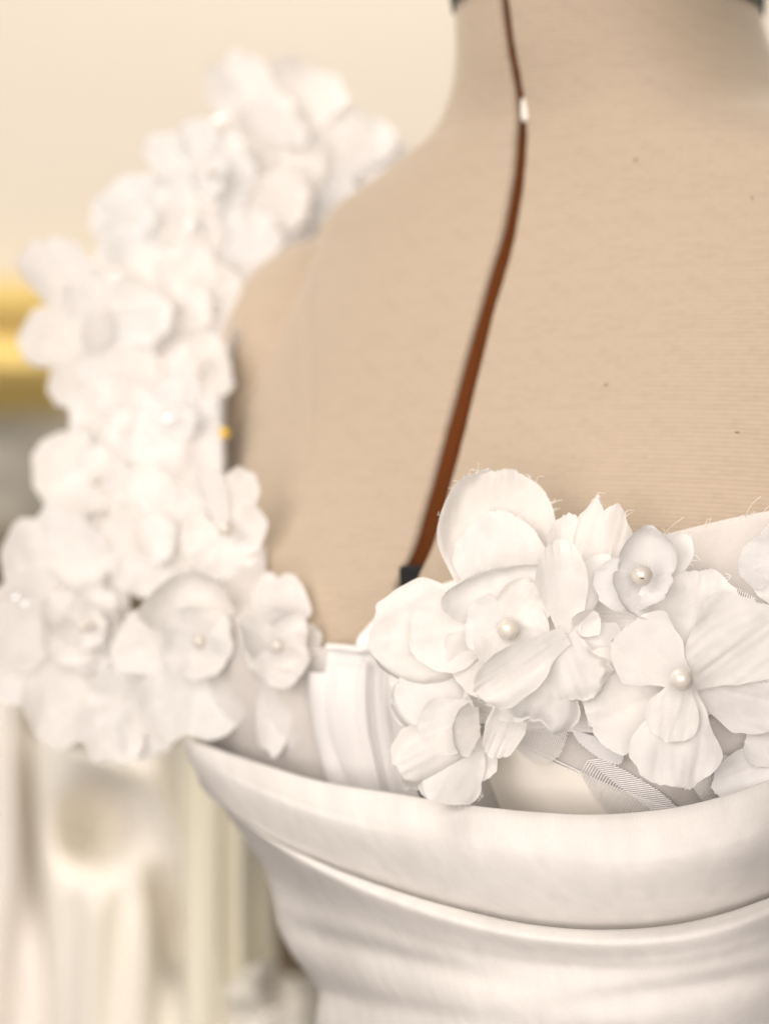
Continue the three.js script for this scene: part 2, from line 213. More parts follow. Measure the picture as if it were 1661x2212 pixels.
// cowl
{
  const cols = [0, 1, 2, 3, 4, 5, 6, 7, 8, 9, 10], zB = [-0.115, -0.082, -0.054, -0.029, -0.003, 0.014, 0.025, 0.03, 0.029, 0.023, -0.002];
  const R = (xs, ys, dz, lift = 0) => { const a = cols.map((k) => [xs[k], ys[k], zB[k] + dz * (0.35 + 0.65 * sm(0, 3, k)) + lift]); a.unshift([xs[0] + 55, ys[0] + 12, zB[0] - 0.05], [xs[0] + 12, ys[0] + 3, zB[0] - 0.018]); return a; };
  const X1 = [402, 555, 700, 850, 1000, 1150, 1290, 1450, 1560, 1661, 1850], Y1 = [1597, 1648, 1690, 1714, 1738, 1754, 1760, 1746, 1721, 1686, 1615];
  const XC = [432, 560, 700, 850, 1000, 1150, 1300, 1450, 1560, 1661, 1850], YC = [1688, 1797, 1866, 1922, 1966, 1998, 2009, 1999, 1975, 1940, 1868];
  const mix = (A, B, t) => A.map((a, i) => lerp(a, B[i], t)), add = (A, d) => A.map(a => a + d);
  const YM = [1742, 1838, 1899, 1954, 1999, 2031, 2043, 2033, 2010, 1976, 1905], XM = [478, 595, 718, 857, 1000, 1150, 1300, 1450, 1560, 1661, 1850];
  const rows = [
    R(add(X1, 12), add(Y1, 55), -0.012), R(X1, add(Y1, 22), -0.006), R(X1, add(Y1, 3), -0.0028), R(X1, Y1, 0), R(X1, add(Y1, 4), 0.0022), R(mix(X1, XC, 0.1), mix(Y1, YC, 0.12), 0.0055), R(mix(X1, XC, 0.35), mix(Y1, YC, 0.38), 0.0095),
    R(mix(X1, XC, 0.65), mix(Y1, YC, 0.68), 0.0065), R(mix(X1, XC, 0.88), mix(Y1, YC, 0.9), 0.0005), R(XC, add(YC, 2), -0.005), R(XC, add(YC, 12), -0.008), R(XC, add(YC, 10), -0.004), R(XC, add(YC, 3), 0.0005), R(XC, add(YC, 1), 0.004), R(mix(XC, XM, 0.25), add(mix(YC, YM, 0.25), 2), 0.008),
    R(XM, YM, 0.0125), R([560, 645, 745, 868, 1005, 1150, 1300, 1450, 1560, 1661, 1850], [1862, 1908, 1948, 1994, 2036, 2066, 2078, 2068, 2046, 2014, 1945], 0.0095), R([586, 668, 760, 875, 1005, 1150, 1300, 1450, 1560, 1661, 1850], [1918, 1952, 1986, 2026, 2064, 2092, 2104, 2095, 2074, 2044, 1980], 0.0065),
    R([596, 685, 775, 882, 1005, 1150, 1300, 1450, 1560, 1661, 1850], [1965, 2000, 2032, 2066, 2100, 2126, 2138, 2130, 2112, 2086, 2030], 0.0062), R([604, 700, 788, 890, 1005, 1150, 1300, 1450, 1560, 1661, 1850], [2005, 2040, 2073, 2108, 2136, 2158, 2168, 2162, 2146, 2124, 2075], 0.0058),
    R([632, 720, 802, 898, 1008, 1150, 1300, 1450, 1560, 1661, 1850], [2062, 2092, 2122, 2150, 2176, 2196, 2204, 2198, 2186, 2168, 2125], 0.005), R([684, 750, 820, 905, 1010, 1150, 1300, 1450, 1560, 1661, 1850], [2128, 2150, 2174, 2198, 2220, 2238, 2245, 2240, 2230, 2216, 2180], 0.0035),
    R([690, 755, 825, 908, 1010, 1150, 1300, 1450, 1560, 1661, 1850], [2160, 2182, 2204, 2226, 2246, 2262, 2268, 2264, 2255, 2242, 2210], 0.0032), R([684, 752, 824, 908, 1010, 1150, 1300, 1450, 1560, 1661, 1850], [2225, 2245, 2265, 2285, 2303, 2316, 2322, 2318, 2310, 2300, 2275], 0.002), R([700, 765, 835, 915, 1014, 1150, 1300, 1450, 1560, 1661, 1850], [2420, 2430, 2440, 2450, 2460, 2468, 2472, 2470, 2465, 2458, 2440], -0.004),
  ].map(r => new THREE.CatmullRomCurve3(r.map(p => P(...p)), false, 'centripetal'));
  const NU = 170, NV = 190, pre = rows.map(c => { const o = []; for (let i = 0; i <= NU; i++) o.push(c.getPoint(i / NU)); return o; });
  const cr = (a, b, c, d, t) => 0.5 * ((2 * b) + (-a + c) * t + (2 * a - 5 * b + 4 * c - d) * t * t + (-a + 3 * b - 3 * c + d) * t * t * t);
  const g = grid(NU, NV, (u, v) => {
    const i = Math.round(u * NU), f = v * (rows.length - 1), k = Math.min(rows.length - 2, Math.floor(f)), t = f - k;
    const q = j => pre[Math.max(0, Math.min(rows.length - 1, j))][i], a = q(k - 1), b = q(k), c = q(k + 1), d = q(k + 2);
    const p = V(cr(a.x, b.x, c.x, d.x, t), cr(a.y, b.y, c.y, d.y, t), cr(a.z, b.z, c.z, d.z, t));
    const lo = sm(12, 17, f);
    p.z += 0.0012 * noise(u * 5 + 3, v * 6, 2) * (0.4 + lo) + lo * 0.0022 * Math.sin(u * 4 + v * 16 - 2) * sm(0.1, 0.35, u) ;
    // slanting folds pulled from the sides of the bodice
    const X = 830.5 + p.x * 5250 / (0.75 - p.z), Y = 1106 - (p.y - EYE) * 5250 / (0.75 - p.z);
    const fold = (x0, y0, x1, y1, w, a, sag = 0) => { const s = (X - x0) / (x1 - x0), e = 0.6 * sm(-0.2, 0.3, s) * (1 - sm(0.6, 1.25, s)), d = (Y - lerp(y0, y1, s) - sag * 4 * s * (1 - s)) / (w * 1.35); return a * e * Math.exp(-d * d); };
    if (f > 15) p.z += fold(560, 1985, 1080, 2120, 20, -0.0045, 10) + fold(640, 1965, 1150, 2085, 26, 0.003, 10) + fold(1180, 2175, 1760, 2075, 24, -0.004, 14) + fold(1150, 2140, 1800, 2035, 28, 0.0022, 14) + fold(690, 2140, 1000, 2205, 18, -0.003, 6) + fold(900, 2190, 1400, 2235, 26, -0.002, 8);
    if (f > 6 && f < 9.5) p.z += fold(480, 1680, 900, 1840, 26, 0.0016, 6) + fold(1250, 1900, 1750, 1800, 30, 0.0018, 12);
    p.uv = [p.x, p.y + p.z]; return p;
  });
  mesh('cowl_drape', local(g, gown), matCowl, gown, 'draped white crepe cowl across the bust');
}

// petals --------------------------------------------------------------
const N0 = V(0, 0, 1);
let petalSeed = 1;
function petal(bx, by, tx, ty, W, zb, zt, o = {}) {
  const seed = o.seed ?? petalSeed++, B = P(bx, by, zb), T = P(tx, ty, zt), A = T.clone().sub(B), L = A.length(); A.normalize();
  const n0 = o.n ? V(...o.n).normalize() : N0, S = V(0, 0, 0).crossVectors(A, n0).normalize(), N = V(0, 0, 0).crossVectors(S, A).normalize();
  const Wm = PX(W, (zb + zt) / 2), c = o.c ?? 0.56, base = o.base ?? 0.22, wav = (o.wave ?? 0.06) * 1.25, cup = o.cup ?? 0.12, bend = o.bend ?? 0, tip = o.tip ?? 0.0, cl = o.curlL ?? 0, crr = o.curlR ?? 0, cre = o.crease ?? 0.012, ck = o.ck ?? 2.5, notch = o.notch ?? 0.0, gnar = (o.gnar ?? 0.025) * 1.1;
  const f = (w, t) => {
    let hw = t > c ? Math.sqrt(Math.max(0, 1 - Math.pow((t - c) / (1 - c), 2))) : lerp(base, 1, sm(0, 1, t / c));
    hw *= 1 + wav * (noise(t * 4 + seed * 7.3, w > 0 ? 3 : 9, seed) + 0.5 * noise(t * 11, w > 0 ? 5 : 2, seed + 4)) ;
    const ww = w * hw, tl = t * (1 - notch * (Math.exp(-ww * ww * 14)) * t * t) * (1 + wav * 0.6 * noise(ww * 2.6, seed * 3.1, 5) * t) * (1 + 0.014 * noise(ww * 13, seed, 2) * t * t + 0.008 * noise(ww * 45, seed, 7) * t * t);
    let h = cup * Wm * (ww * ww) * (0.3 + t) + bend * L * t * t + tip * L * Math.pow(sm(0.62, 1, t), 2);
    const e = Math.abs(w), ce = w < 0 ? cl : crr, se = Math.pow(sm(0.45, 1, e), 2) * sm(0.1, 0.5, t) * Math.min(1, hw * 1.5);
    h += ce * Wm * se * 0.5;
    h += 0.022 * Wm * noise(t * 4 + seed, ww * 3.2, seed * 2.3) * Math.pow(sm(0.55, 1, Math.max(e, t)), 2) + cre * Wm * 0.9 * (noise(ww * ck * 1.1 + seed * 3.7, t * 1.3, seed) + 0.6 * noise(ww * ck * 2.6 + seed * 1.7, t * 0.9, 3)) * sm(0, 0.3, t) + gnar * Wm * noise(ww * 2 + seed * 5, t * 2.2, 3) * t + 0.006 * Wm * noise(ww * 7 + seed, t * 6, 9);
    const shrink = 1 - Math.abs(ce) * 0.22 * se, side = ww * Wm * 0.5 * shrink;
    const q = B.clone().addScaledVector(A, tl * L * (1 - Math.abs(tip) * 0.35 * Math.pow(sm(0.7, 1, t), 2))).addScaledVector(S, side).addScaledVector(N, h);
    q.uv = [ww * Wm * 0.5 + seed * 0.013, tl * L + seed * 0.007]; return q;
  };
  const res = o.res ?? 26;
  const geo = grid(res, res, (u, v) => f(u * 2 - 1, 1 - Math.pow(1 - v, 1.6)));
  const threads = [];
  if (o.fray) {
    const r = rng(seed * 31 + 5);
    for (let i = 0; i < o.fray; i++) {
      const sd = o.fraySide ?? (r() < 0.5 ? -1 : 1), t = lerp(0.55, 0.995, Math.pow(r(), 0.6)), w = sd, p0 = f(w, t), pin = f(w * 0.85, t * 0.97), dir = p0.clone().sub(pin).normalize(), len = lerp(0.0008, o.frayLen ?? 0.003, r() * r());
      const j = () => V(r() - 0.5, r() - 0.5, r() - 0.5).multiplyScalar(len * 0.9), p1 = p0.clone().addScaledVector(dir, len * 0.55).add(j()), p2 = p0.clone().addScaledVector(dir, len).add(j()).add(j());
      threads.push(new THREE.TubeGeometry(new THREE.CatmullRomCurve3([p0.clone().addScaledVector(dir, -0.0006), p1, p2]), 5, 0.00006 + 0.00005 * r(), 4, false));
    }
  }
  return { geo, threads };
}
const pearlGeo = new THREE.SphereGeometry(1, 40, 28);
function flower(label, petals, pearls = [], dz = 0, parent = gown) {
  petals = petals.map(a => { const b = a.slice(); b[5] += dz; b[6] += dz; return b; }); pearls = pearls.map(a => { const b = a.slice(); b[2] += dz; return b; });
  const c = P(...petals[0].slice(0, 2), petals[0][5]); const g = new THREE.Group(); g.name = 'fabric_flower'; parent.add(g); g.position.copy(c).sub(parent.position); if (label) g.userData.label = label;
  const th = [];
  petals.forEach((a, i) => { const { geo, threads } = petal(...a); geo.translate(-c.x, -c.y, -c.z); mesh('petal', geo, petalMats[(a[7]?.m ?? (petalSeed * 7 + i * 3)) % 4], g); th.push(...threads); });
  if (th.length) { const t = mergeGeometries(th.map(x => { x.deleteAttribute('uv'); return x; })); t.translate(-c.x, -c.y, -c.z); mesh('frayed_threads', t, matThread, g).userData.kind = 'stuff'; }
  for (const [px, py, z, r, hole] of pearls) {
    const p = P(px, py, z).sub(c), R = PX(r, z); const m = mesh('pearl', pearlGeo, matPearl, g); m.scale.setScalar(R); m.position.copy(p);
    if (hole) { const h = mesh('bead_hole', new THREE.TorusGeometry(R * 0.13, R * 0.06, 8, 18), matHole, g); h.position.copy(p).add(V(hole[0] * R, hole[1] * R, Math.sqrt(1 - hole[0] ** 2 - hole[1] ** 2) * R * 0.99)); h.lookAt(h.position.clone().add(h.position).sub(p)); }
  }
  return g;
}
const Q = { res: 40 };
// near cup --------------------------------------------------------------
flower('large round-petalled flower at the top of the cup with embroidered leaves', [
  [1060, 1310, 1078, 1006, 266, -0.014, -0.016, { ...Q, c: 0.5, base: 0.5, cup: 0.06, wave: 0.035, fray: 26, tip: 0.05, curlL: 0.25, crease: 0.006 }],
  [1070, 1310, 1085, 1106, 200, -0.009, -0.01, { ...Q, c: 0.5, base: 0.5, cup: 0.05, fray: 4, crease: 0.005 }],
  [1075, 1360, 793, 1392, 270, -0.008, -0.012, { ...Q, c: 0.55, base: 0.3, cup: 0.04, bend: -0.05, curlL: -0.5, curlR: -0.15, wave: 0.06 }],
  [1075, 1390, 850, 1478, 190, -0.012, -0.018, { ...Q, cup: 0.05, crease: 0.02 }],
  [1085, 1362, 880, 1372, 175, 0.0, -0.004, { ...Q, cup: 0.08, base: 0.35, bend: -0.04 }],
  [1092, 1355, 1050, 1212, 250, -0.002, 0.006, { ...Q, c: 0.62, base: 0.4, cup: 0.16, tip: 0.16, n: [0.1, -0.35, 1], fray: 5 }],
  [1100, 1370, 1010, 1492, 200, 0.0, -0.002, { ...Q, cup: 0.1, base: 0.35, bend: -0.05 }],
  [1105, 1370, 1125, 1470, 150, 0.002, 0.004, { ...Q, cup: 0.1, base: 0.4 }],
  [1097, 1358, 1160, 1262, 125, 0.004, 0.009, { ...Q, base: 0.4, cup: 0.12 }],
  [1097, 1358, 1185, 1385, 120, 0.004, 0.008, { ...Q, base: 0.4, cup: 0.12 }],
  [1097, 1358, 1078, 1448, 130, 0.005, 0.008, { ...Q, base: 0.4, cup: 0.12 }],
  [1097, 1358, 1005, 1340, 130, 0.004, 0.006, { ...Q, base: 0.4, cup: 0.12 }],
], [[1097, 1358, 0.0085, 24]], 0.008);
flower('flower folded sideways with curled bright petals', [
  [1238, 1345, 1312, 1072, 150, 0.006, 0.008, { ...Q, base: 0.35, c: 0.6, cup: -0.28, crease: 0.035, ck: 3, curlL: -0.4, n: [-0.25, 0.25, 1], fray: 12, wave: 0.08, notch: 0.06 }],
  [1232, 1350, 1225, 1105, 110, -0.002, 0.0, { ...Q, cup: 0.1, n: [0.3, 0.2, 1] }],
  [1228, 1375, 1207, 1163, 112, 0.014, 0.022, { ...Q, base: 0.45, cup: 0.14, tip: -0.08 }],
  [1232, 1370, 1318, 1195, 84, 0.012, 0.014, { ...Q, base: 0.4, cup: -0.35, curlR: -0.5, crease: 0.03, n: [0.3, 0.1, 1], fray: 8 }],
  [1232, 1376, 1288, 1325, 70, 0.014, 0.016, { ...Q, cup: 0.2, n: [0.5, 0, 1] }],
  [1222, 1368, 1322, 1452, 165, 0.012, 0.012, { ...Q, base: 0.4, cup: -0.08, bend: -0.08, fray: 30, frayLen: 0.0024, fraySide: -1, wave: 0.07 }],
  [1215, 1374, 1272, 1512, 165, 0.016, 0.02, { ...Q, base: 0.35, c: 0.68, cup: -0.05, tip: -0.1, curlL: -0.22, crease: 0.02, wave: 0.1 }],
  [1205, 1390, 1162, 1588, 180, 0.014, 0.021, { ...Q, base: 0.4, c: 0.7, cup: -0.05, tip: -0.14, curlL: -0.2, curlR: -0.2, crease: 0.02, wave: 0.12, notch: 0.12 }],
  [1222, 1372, 1030, 1497, 120, 0.018, 0.024, { ...Q, base: 0.4, c: 0.7, cup: 0.2, curlL: 0.5, n: [-0.1, -0.35, 1], fray: 7 }],
  [1195, 1410, 1090, 1560, 90, 0.012, 0.016, { ...Q, base: 0.5, cup: 0.1 }],
  [1120, 1505, 1062, 1642, 84, 0.006, 0.0, { ...Q, base: 0.6, c: 0.4, cup: 0.12, crease: 0.03 }],
], [], 0.008);
flower('small cupped flower with one pearl at the rim of the cup with embroidered leaves', [
  [1380, 1275, 1404, 1126, 132, -0.004, 0.004, { ...Q, base: 0.6, c: 0.5, cup: 0.42, tip: 0.12, curlL: 0.2 }],
  [1402, 1262, 1482, 1152, 84, -0.003, 0.001, { ...Q, base: 0.4, cup: 0.2, fray: 5, wave: 0.08 }],
  [1385, 1258, 1282, 1262, 120, 0.0, 0.004, { ...Q, base: 0.5, cup: 0.2 }],
  [1385, 1262, 1330, 1316, 120, 0.0, 0.01, { ...Q, base: 0.5, cup: 0.2, tip: 0.15 }],
  [1395, 1262, 1440, 1305, 110, 0.0, 0.01, { ...Q, base: 0.5, cup: 0.22, tip: 0.15, fray: 4 }],
], [[1387, 1243, 0.0075, 23, [-0.12, -0.25]]], 0.022);
flower('flat crinkled five-petalled flower with one pearl', [
  [1473, 1470, 1256, 1530, 235, 0.006, 0.004, { ...Q, base: 0.3, c: 0.66, cup: 0.06, crease: 0.006, ck: 4, wave: 0.06 }],
  [1473, 1470, 1500, 1230, 215, 0.013, 0.004, { ...Q, base: 0.35, c: 0.62, cup: 0.04, crease: 0.006, ck: 3, wave: 0.09, gnar: 0.035, fray: 6 }],
  [1473, 1470, 1668, 1322, 200, 0.015, 0.01, { ...Q, base: 0.35, c: 0.62, cup: 0.05, crease: 0.018, ck: 3.5, wave: 0.09, gnar: 0.045, fray: 6 }],
  [1473, 1470, 1712, 1535, 165, 0.012, 0.01, { ...Q, base: 0.35, c: 0.62, cup: 0.05, crease: 0.02, ck: 3, wave: 0.08, gnar: 0.05 }],
  [1473, 1470, 1343, 1358, 175, 0.016, 0.014, { ...Q, base: 0.35, c: 0.62, cup: 0.05, crease: 0.005, wave: 0.09 }],
  [1473, 1470, 1455, 1704, 190, 0.016, 0.018, { ...Q, base: 0.3, c: 0.62, cup: -0.05, crease: 0.012, ck: 3, wave: 0.09, gnar: 0.045, bend: -0.02, notch: 0.05 }],
  [1473, 1470, 1440, 1600, 120, 0.0175, 0.0195, { ...Q, base: 0.4, c: 0.62, cup: 0.0, crease: 0.004 }],
], [[1473, 1468, 0.0245, 26]], 0.017);
flower('flower at the side of the cup with embroidered leaves by the net edge', [
  [1700, 1225, 1594, 1205, 112, 0.002, 0.004, { ...Q, base: 0.5, cup: 0.15, wave: 0.08 }],
  [1700, 1235, 1640, 1292, 100, 0.004, 0.002, { ...Q, base: 0.5, cup: 0.1 }],
  [1700, 1225, 1690, 1120, 110, 0.0, 0.0, { ...Q, cup: 0.1 }], [1700, 1225, 1800, 1215, 110, 0.002, -0.004, { ...Q, cup: 0.1 }],
], [[1700, 1228, 0.009, 24]], 0.018);
flower('flower tucked behind the cowl edge', [
  [1700, 1640, 1543, 1700, 112, 0.012, 0.012, { ...Q, base: 0.5, cup: 0.2 }],
  [1700, 1640, 1620, 1578, 120, 0.012, 0.014, { ...Q, base: 0.5, cup: 0.15 }], [1700, 1640, 1770, 1560, 120, 0.01, 0.0, { ...Q, cup: 0.1 }],
], [[1700, 1640, 0.018, 22]], 0.01);
flower('flower hanging over the cowl edge', [
  [1020, 1585, 868, 1470, 200, -0.012, -0.012, { ...Q, base: 0.4, c: 0.6, cup: 0.1, curlR: -0.2, curlL: -0.5, wave: 0.07 }],
  [1035, 1560, 962, 1582, 120, 0.0, 0.006, { ...Q, base: 0.6, cup: 0.25, tip: 0.2, n: [0, -0.3, 1] }],
  [1030, 1545, 905, 1590, 130, -0.006, -0.002, { ...Q, base: 0.5, cup: 0.15 }],
  [1020, 1590, 860, 1670, 150, -0.004, 0.002, { ...Q, base: 0.4, cup: -0.35, curlR: -0.4, curlL: -0.5, crease: 0.04, fray: 5 }],
  [1028, 1590, 935, 1730, 165, -0.006, 0.0, { ...Q, base: 0.4, c: 0.62, cup: -0.12, wave: 0.1, curlR: -0.3, fray: 10, frayLen: 0.002 }],
  [1030, 1590, 1025, 1690, 90, -0.008, -0.006, { ...Q, base: 0.5, cup: 0.1 }],
], [], 0.006);

// far cup and strap ------------------------------------------------------
const ring = (cx, cy, z, list) => list.map(([tx, ty, W, dz = 0, dt = 0, o = {}]) => [cx, cy, tx, ty, W, z + dz, z + dz + dt, { base: 0.35, wave: 0.11, cup: 0.14, gnar: 0.035, crease: 0.014, ck: 2.5, ...o }]);
flower('large open flower with one pearl on the cup below the strap', ring(430, 1388, -0.1, [
  [395, 1222, 205, -0.006, 0.016, { cup: 0.3, tip: 0.1, n: [0, -0.2, 1] }], [410, 1598, 225, -0.008, 0.006, { c: 0.55, cup: 0.15 }], [245, 1390, 150, -0.008, 0], [512, 1320, 130, -0.008, 0.004], [520, 1440, 140, -0.008, 0],
  [365, 1330, 105, 0.002, 0.006], [480, 1325, 95, 0.002, 0.006], [505, 1410, 95, 0.002, 0.006], [430, 1470, 110, 0.002, 0.006], [350, 1420, 110, 0.002, 0.006]]), [[431, 1387, -0.088, 14]]);
flower('small cupped flower with one pearl beside the centre panel', ring(600, 1395, -0.078, [
  [630, 1243, 105, -0.004, 0], [575, 1240, 80, -0.01, 0], [535, 1330, 130, 0, 0.012, { cup: 0.35, n: [0.3, 0, 1] }], [692, 1372, 76, -0.002, 0.004], [655, 1330, 90, 0, 0.008, { cup: 0.3 }], [612, 1490, 135, 0, 0.01, { cup: 0.3 }], [540, 1440, 110, 0, 0.008], [660, 1430, 100, 0, 0.008, { cup: 0.25 }],
  [590, 1625, 78, -0.012, 0.004, { c: 0.7 }], [642, 1610, 70, -0.012, 0.002, { c: 0.7 }], [672, 1560, 54, -0.01, 0, { c: 0.7 }], [682, 1450, 60, -0.006, 0]]), [[601, 1396, -0.068, 15, [0, -0.1]]]);
flower('many-layered flower at the outer edge of the cup below the strap', ring(185, 1350, -0.15, [
  [75, 1112, 220, -0.01, 0.006, { c: 0.6, cup: 0.2 }], [-35, 1330, 210, -0.008, 0.01], [-10, 1490, 170, -0.01, 0.006], [125, 1612, 210, -0.01, 0.012, { c: 0.55 }], [230, 1560, 120, -0.01, 0.006], [305, 1390, 130, -0.008, 0.004], [250, 1215, 130, -0.012, 0],
  [105, 1280, 130, 0, 0.008, { cup: 0.3 }], [230, 1270, 110, 0, 0.008, { cup: 0.3 }], [265, 1370, 105, 0, 0.008, { cup: 0.3 }], [215, 1450, 120, 0, 0.008], [115, 1430, 130, 0, 0.008, { cup: 0.3 }],
  [150, 1310, 80, 0.006, 0.008], [225, 1330, 75, 0.006, 0.008], [205, 1400, 80, 0.006, 0.008], [140, 1380, 80, 0.006, 0.008]]), [[184, 1352, -0.136, 14]]);
flower('flower with split petals where the strap meets the cup below the strap', ring(487, 1143, -0.108, [
  [437, 1000, 66, 0.002, 0.004, { c: 0.7 }], [530, 1020, 100, 0, 0.004, { wave: 0.14 }], [582, 1140, 110, 0, 0.004, { wave: 0.14 }], [555, 1215, 80, -0.002, 0.002], [470, 1255, 120, -0.004, 0], [400, 1190, 120, -0.004, 0]]), [[487, 1143, -0.1, 16]]);
flower('loose flower low on the strap', ring(330, 1170, -0.155, [[290, 1000, 150, 0, 0], [415, 1060, 140, 0, 0.002], [220, 1160, 150, 0, 0.004], [300, 1290, 150, 0, 0.006], [400, 1270, 120, 0, 0.006], [345, 1110, 90, 0.006, 0.004], [300, 1190, 90, 0.006, 0.004], [370, 1200, 90, 0.006, 0.004]]), []);
flower('little lace flower low on the outer edge of the strap', ring(205, 1040, -0.178, [[78, 985, 175, -0.012, 0, { c: 0.5, base: 0.6 }], [205, 960, 80], [265, 1010, 80], [255, 1090, 80], [190, 1110, 80], [145, 1050, 80], [110, 1100, 110, -0.006, 0]]), [[206, 1036, -0.168, 12]]);
flower('lace flower half way up the strap', ring(390, 910, -0.19, [[300, 880, 110], [380, 800, 110], [465, 840, 100], [470, 940, 100], [420, 1020, 110], [310, 980, 110], [360, 880, 60, 0.006, 0.004], [420, 890, 60, 0.006, 0.004], [400, 950, 60, 0.006, 0.004]]), [[362, 905, -0.178, 10]]);
flower('big flower bulging from the outer edge of the strap', ring(240, 730, -0.215, [[33, 728, 135, -0.008, 0.004, { c: 0.6, base: 0.6 }], [68, 520, 135, -0.006, 0.01, { c: 0.7, base: 0.5 }], [135, 880, 120, -0.008, 0.006, { c: 0.65 }], [215, 880, 130, -0.004, 0.006], [310, 850, 140, 0, 0], [350, 640, 160, 0, 0.006, { cup: 0.3 }], [200, 580, 150, -0.006, 0.004], [180, 700, 110, 0.004, 0.008]]), []);
flower('wide flower on the bend of the strap', ring(410, 660, -0.225, [[270, 560, 150, 0, 0.002], [390, 530, 150, 0, 0.002], [510, 600, 120], [490, 740, 130], [400, 800, 150], [300, 720, 140, 0, 0.006], [370, 610, 90, 0.006, 0.004], [450, 640, 90, 0.006, 0.004], [420, 720, 90, 0.006, 0.004]]), []);
flower('flower under the shoulder on the strap', ring(300, 470, -0.242, [[200, 490, 120], [250, 390, 130], [360, 400, 120], [390, 500, 120], [310, 580, 130], [230, 560, 110], [290, 430, 70, 0.006, 0.004], [330, 490, 70, 0.006, 0.004]]), []);
flower('frilled flower high on the strap', ring(460, 370, -0.252, [[312, 312, 96, 0, 0.002], [405, 258, 90, 0, 0.004], [500, 280, 110], [545, 400, 120], [470, 500, 130], [370, 460, 120], [420, 340, 80, 0.006, 0.004], [490, 370, 80, 0.006, 0.004], [440, 420, 80, 0.006, 0.004]]), [[458, 372, -0.24, 10]]);
flower('tall flower at the top of the strap', ring(600, 310, -0.268, [[478, 128, 150, 0, 0.004, { c: 0.68 }], [700, 145, 170, -0.004, 0, { c: 0.66, cup: 0.25 }], [560, 200, 130, 0.002, 0.004], [520, 330, 130], [560, 450, 140], [680, 400, 130], [640, 250, 110, 0.005, 0.006]]), []);
flower('broad flower behind the shoulder beside the strap', ring(740, 370, -0.272, [[790, 240, 170, 0, 0, { c: 0.6 }], [880, 330, 110, -0.004, 0], [690, 290, 120], [650, 440, 130], [640, 500, 100], [720, 480, 110, 0.0, 0]]), []);
flower('small bud by the inner edge of the strap', ring(540, 520, -0.24, [[480, 470, 90], [560, 450, 80], [610, 520, 80], [560, 590, 90], [490, 570, 90]]), []);
flower('loose shaded flower under the cup below the strap', ring(290, 1500, -0.135, [[205, 1640, 150], [320, 1640, 150], [390, 1560, 130], [250, 1420, 130], [330, 1430, 120], [190, 1520, 130]]), []);
flower('ruffled flower filling the outer strap', ring(250, 900, -0.205, [[150, 900, 120], [210, 820, 110], [310, 830, 110], [330, 920, 110], [290, 1000, 120], [190, 990, 110], [230, 880, 60, 0.006, 0.004], [280, 920, 60, 0.006, 0.004]]), []);
flower('ruffled flower filling the inner strap', ring(450, 800, -0.19, [[380, 760, 90], [440, 720, 90], [500, 790, 70], [480, 860, 80], [410, 880, 90], [430, 790, 60, 0.006, 0.004]]), []);
flower('ruffled flower filling the upper strap', ring(400, 480, -0.238, [[330, 470, 90], [390, 410, 90], [470, 450, 90], [470, 540, 90], [390, 560, 90], [420, 480, 60, 0.006, 0.004]]), []);
flower('ruffled flower close under the shoulder beside the strap', ring(600, 430, -0.255, [[530, 430, 90], [580, 370, 90], [660, 390, 90], [660, 470, 90], [600, 510, 90], [540, 490, 80]]), []);
// strap band beneath the flowers
{
  const Lc = [[160, 1260, -0.165], [145, 1060, -0.19], [150, 900, -0.21], [150, 740, -0.232], [190, 570, -0.25], [250, 440, -0.262], [340, 345, -0.272], [480, 270, -0.285], [640, 250, -0.292], [860, 330, -0.3]], Rc = [[470, 1210, -0.138], [487, 1000, -0.165], [484, 880, -0.183], [500, 770, -0.2], [540, 650, -0.215], [590, 565, -0.23], [650, 520, -0.245], [700, 495, -0.262], [760, 470, -0.28], [880, 430, -0.3]];
  const cl = new THREE.CatmullRomCurve3(Lc.map(p => P(...p))), cr = new THREE.CatmullRomCurve3(Rc.map(p => P(...p)));
  mesh('strap_band', local(grid(40, 120, (u, v) => { const a = cl.getPoint(v), b = cr.getPoint(v), p = a.lerp(b, u); p.z += 0.006 * Math.sin(Math.PI * u) - 0.01 + 0.0035 * noise(u * 6, v * 20, 1) + 0.0015 * noise(u * 16, v * 50, 4); p.uv = [u * 0.05, v * 0.25]; return p; }), gown), matLace, gown, 'lace band of the off-shoulder strap');
  mesh('strap_piping', local(new THREE.TubeGeometry(new THREE.CatmullRomCurve3(Rc.map(p => P(p[0] - 4, p[1], p[2] - 0.004)).slice(0, 8)), 90, 0.0012, 8), gown), matLace, gown);
}
// embroidered leaves on the net
function leaf(v0, v1, wL, wR, n, rad, off, mat) {
  const gs = [];
  for (let i = 0; i < n; i++) {
    const t = i / (n - 1), l = lerp(v0[0], v1[0], t), Y = lerp(v0[1], v1[1], t), s = Math.pow(Math.sin(Math.PI * lerp(0.12, 0.97, t)), 0.7);
    for (const w of [wL, wR]) {
      if (!w) continue;
      const jl = 0.98 + 0.06 * (hash(i, n, w === wL ? 1 : 2) - 0.5), a = bodiceP(l, Y, off), b = bodiceP(l + w[0] * s * 0.5 * jl, Y + w[1] * s * 0.5 * jl, off + 0.0004), c = bodiceP(l + w[0] * s * jl, Y + w[1] * s * jl, off);
      gs.push(new THREE.TubeGeometry(new THREE.CatmullRomCurve3([a, b, c]), 6, rad, 5, false));
    }
  }
  return mesh('embroidered_leaf', local(mergeGeometries(gs), gown), mat, gown);
}
leaf([0.087, -0.076], [0.103, -0.098], [-0.008, -0.009], [0.0085, 0.0015], 40, 0.00021, 0.0068, matSilk);
leaf([0.062, -0.068], [0.083, -0.066], [0.0005, -0.011], null, 34, 0.0002, 0.0072, matThread);
leaf([0.085, -0.066], [0.098, -0.07], [0.003, -0.009], null, 26, 0.0002, 0.0072, matSilk);
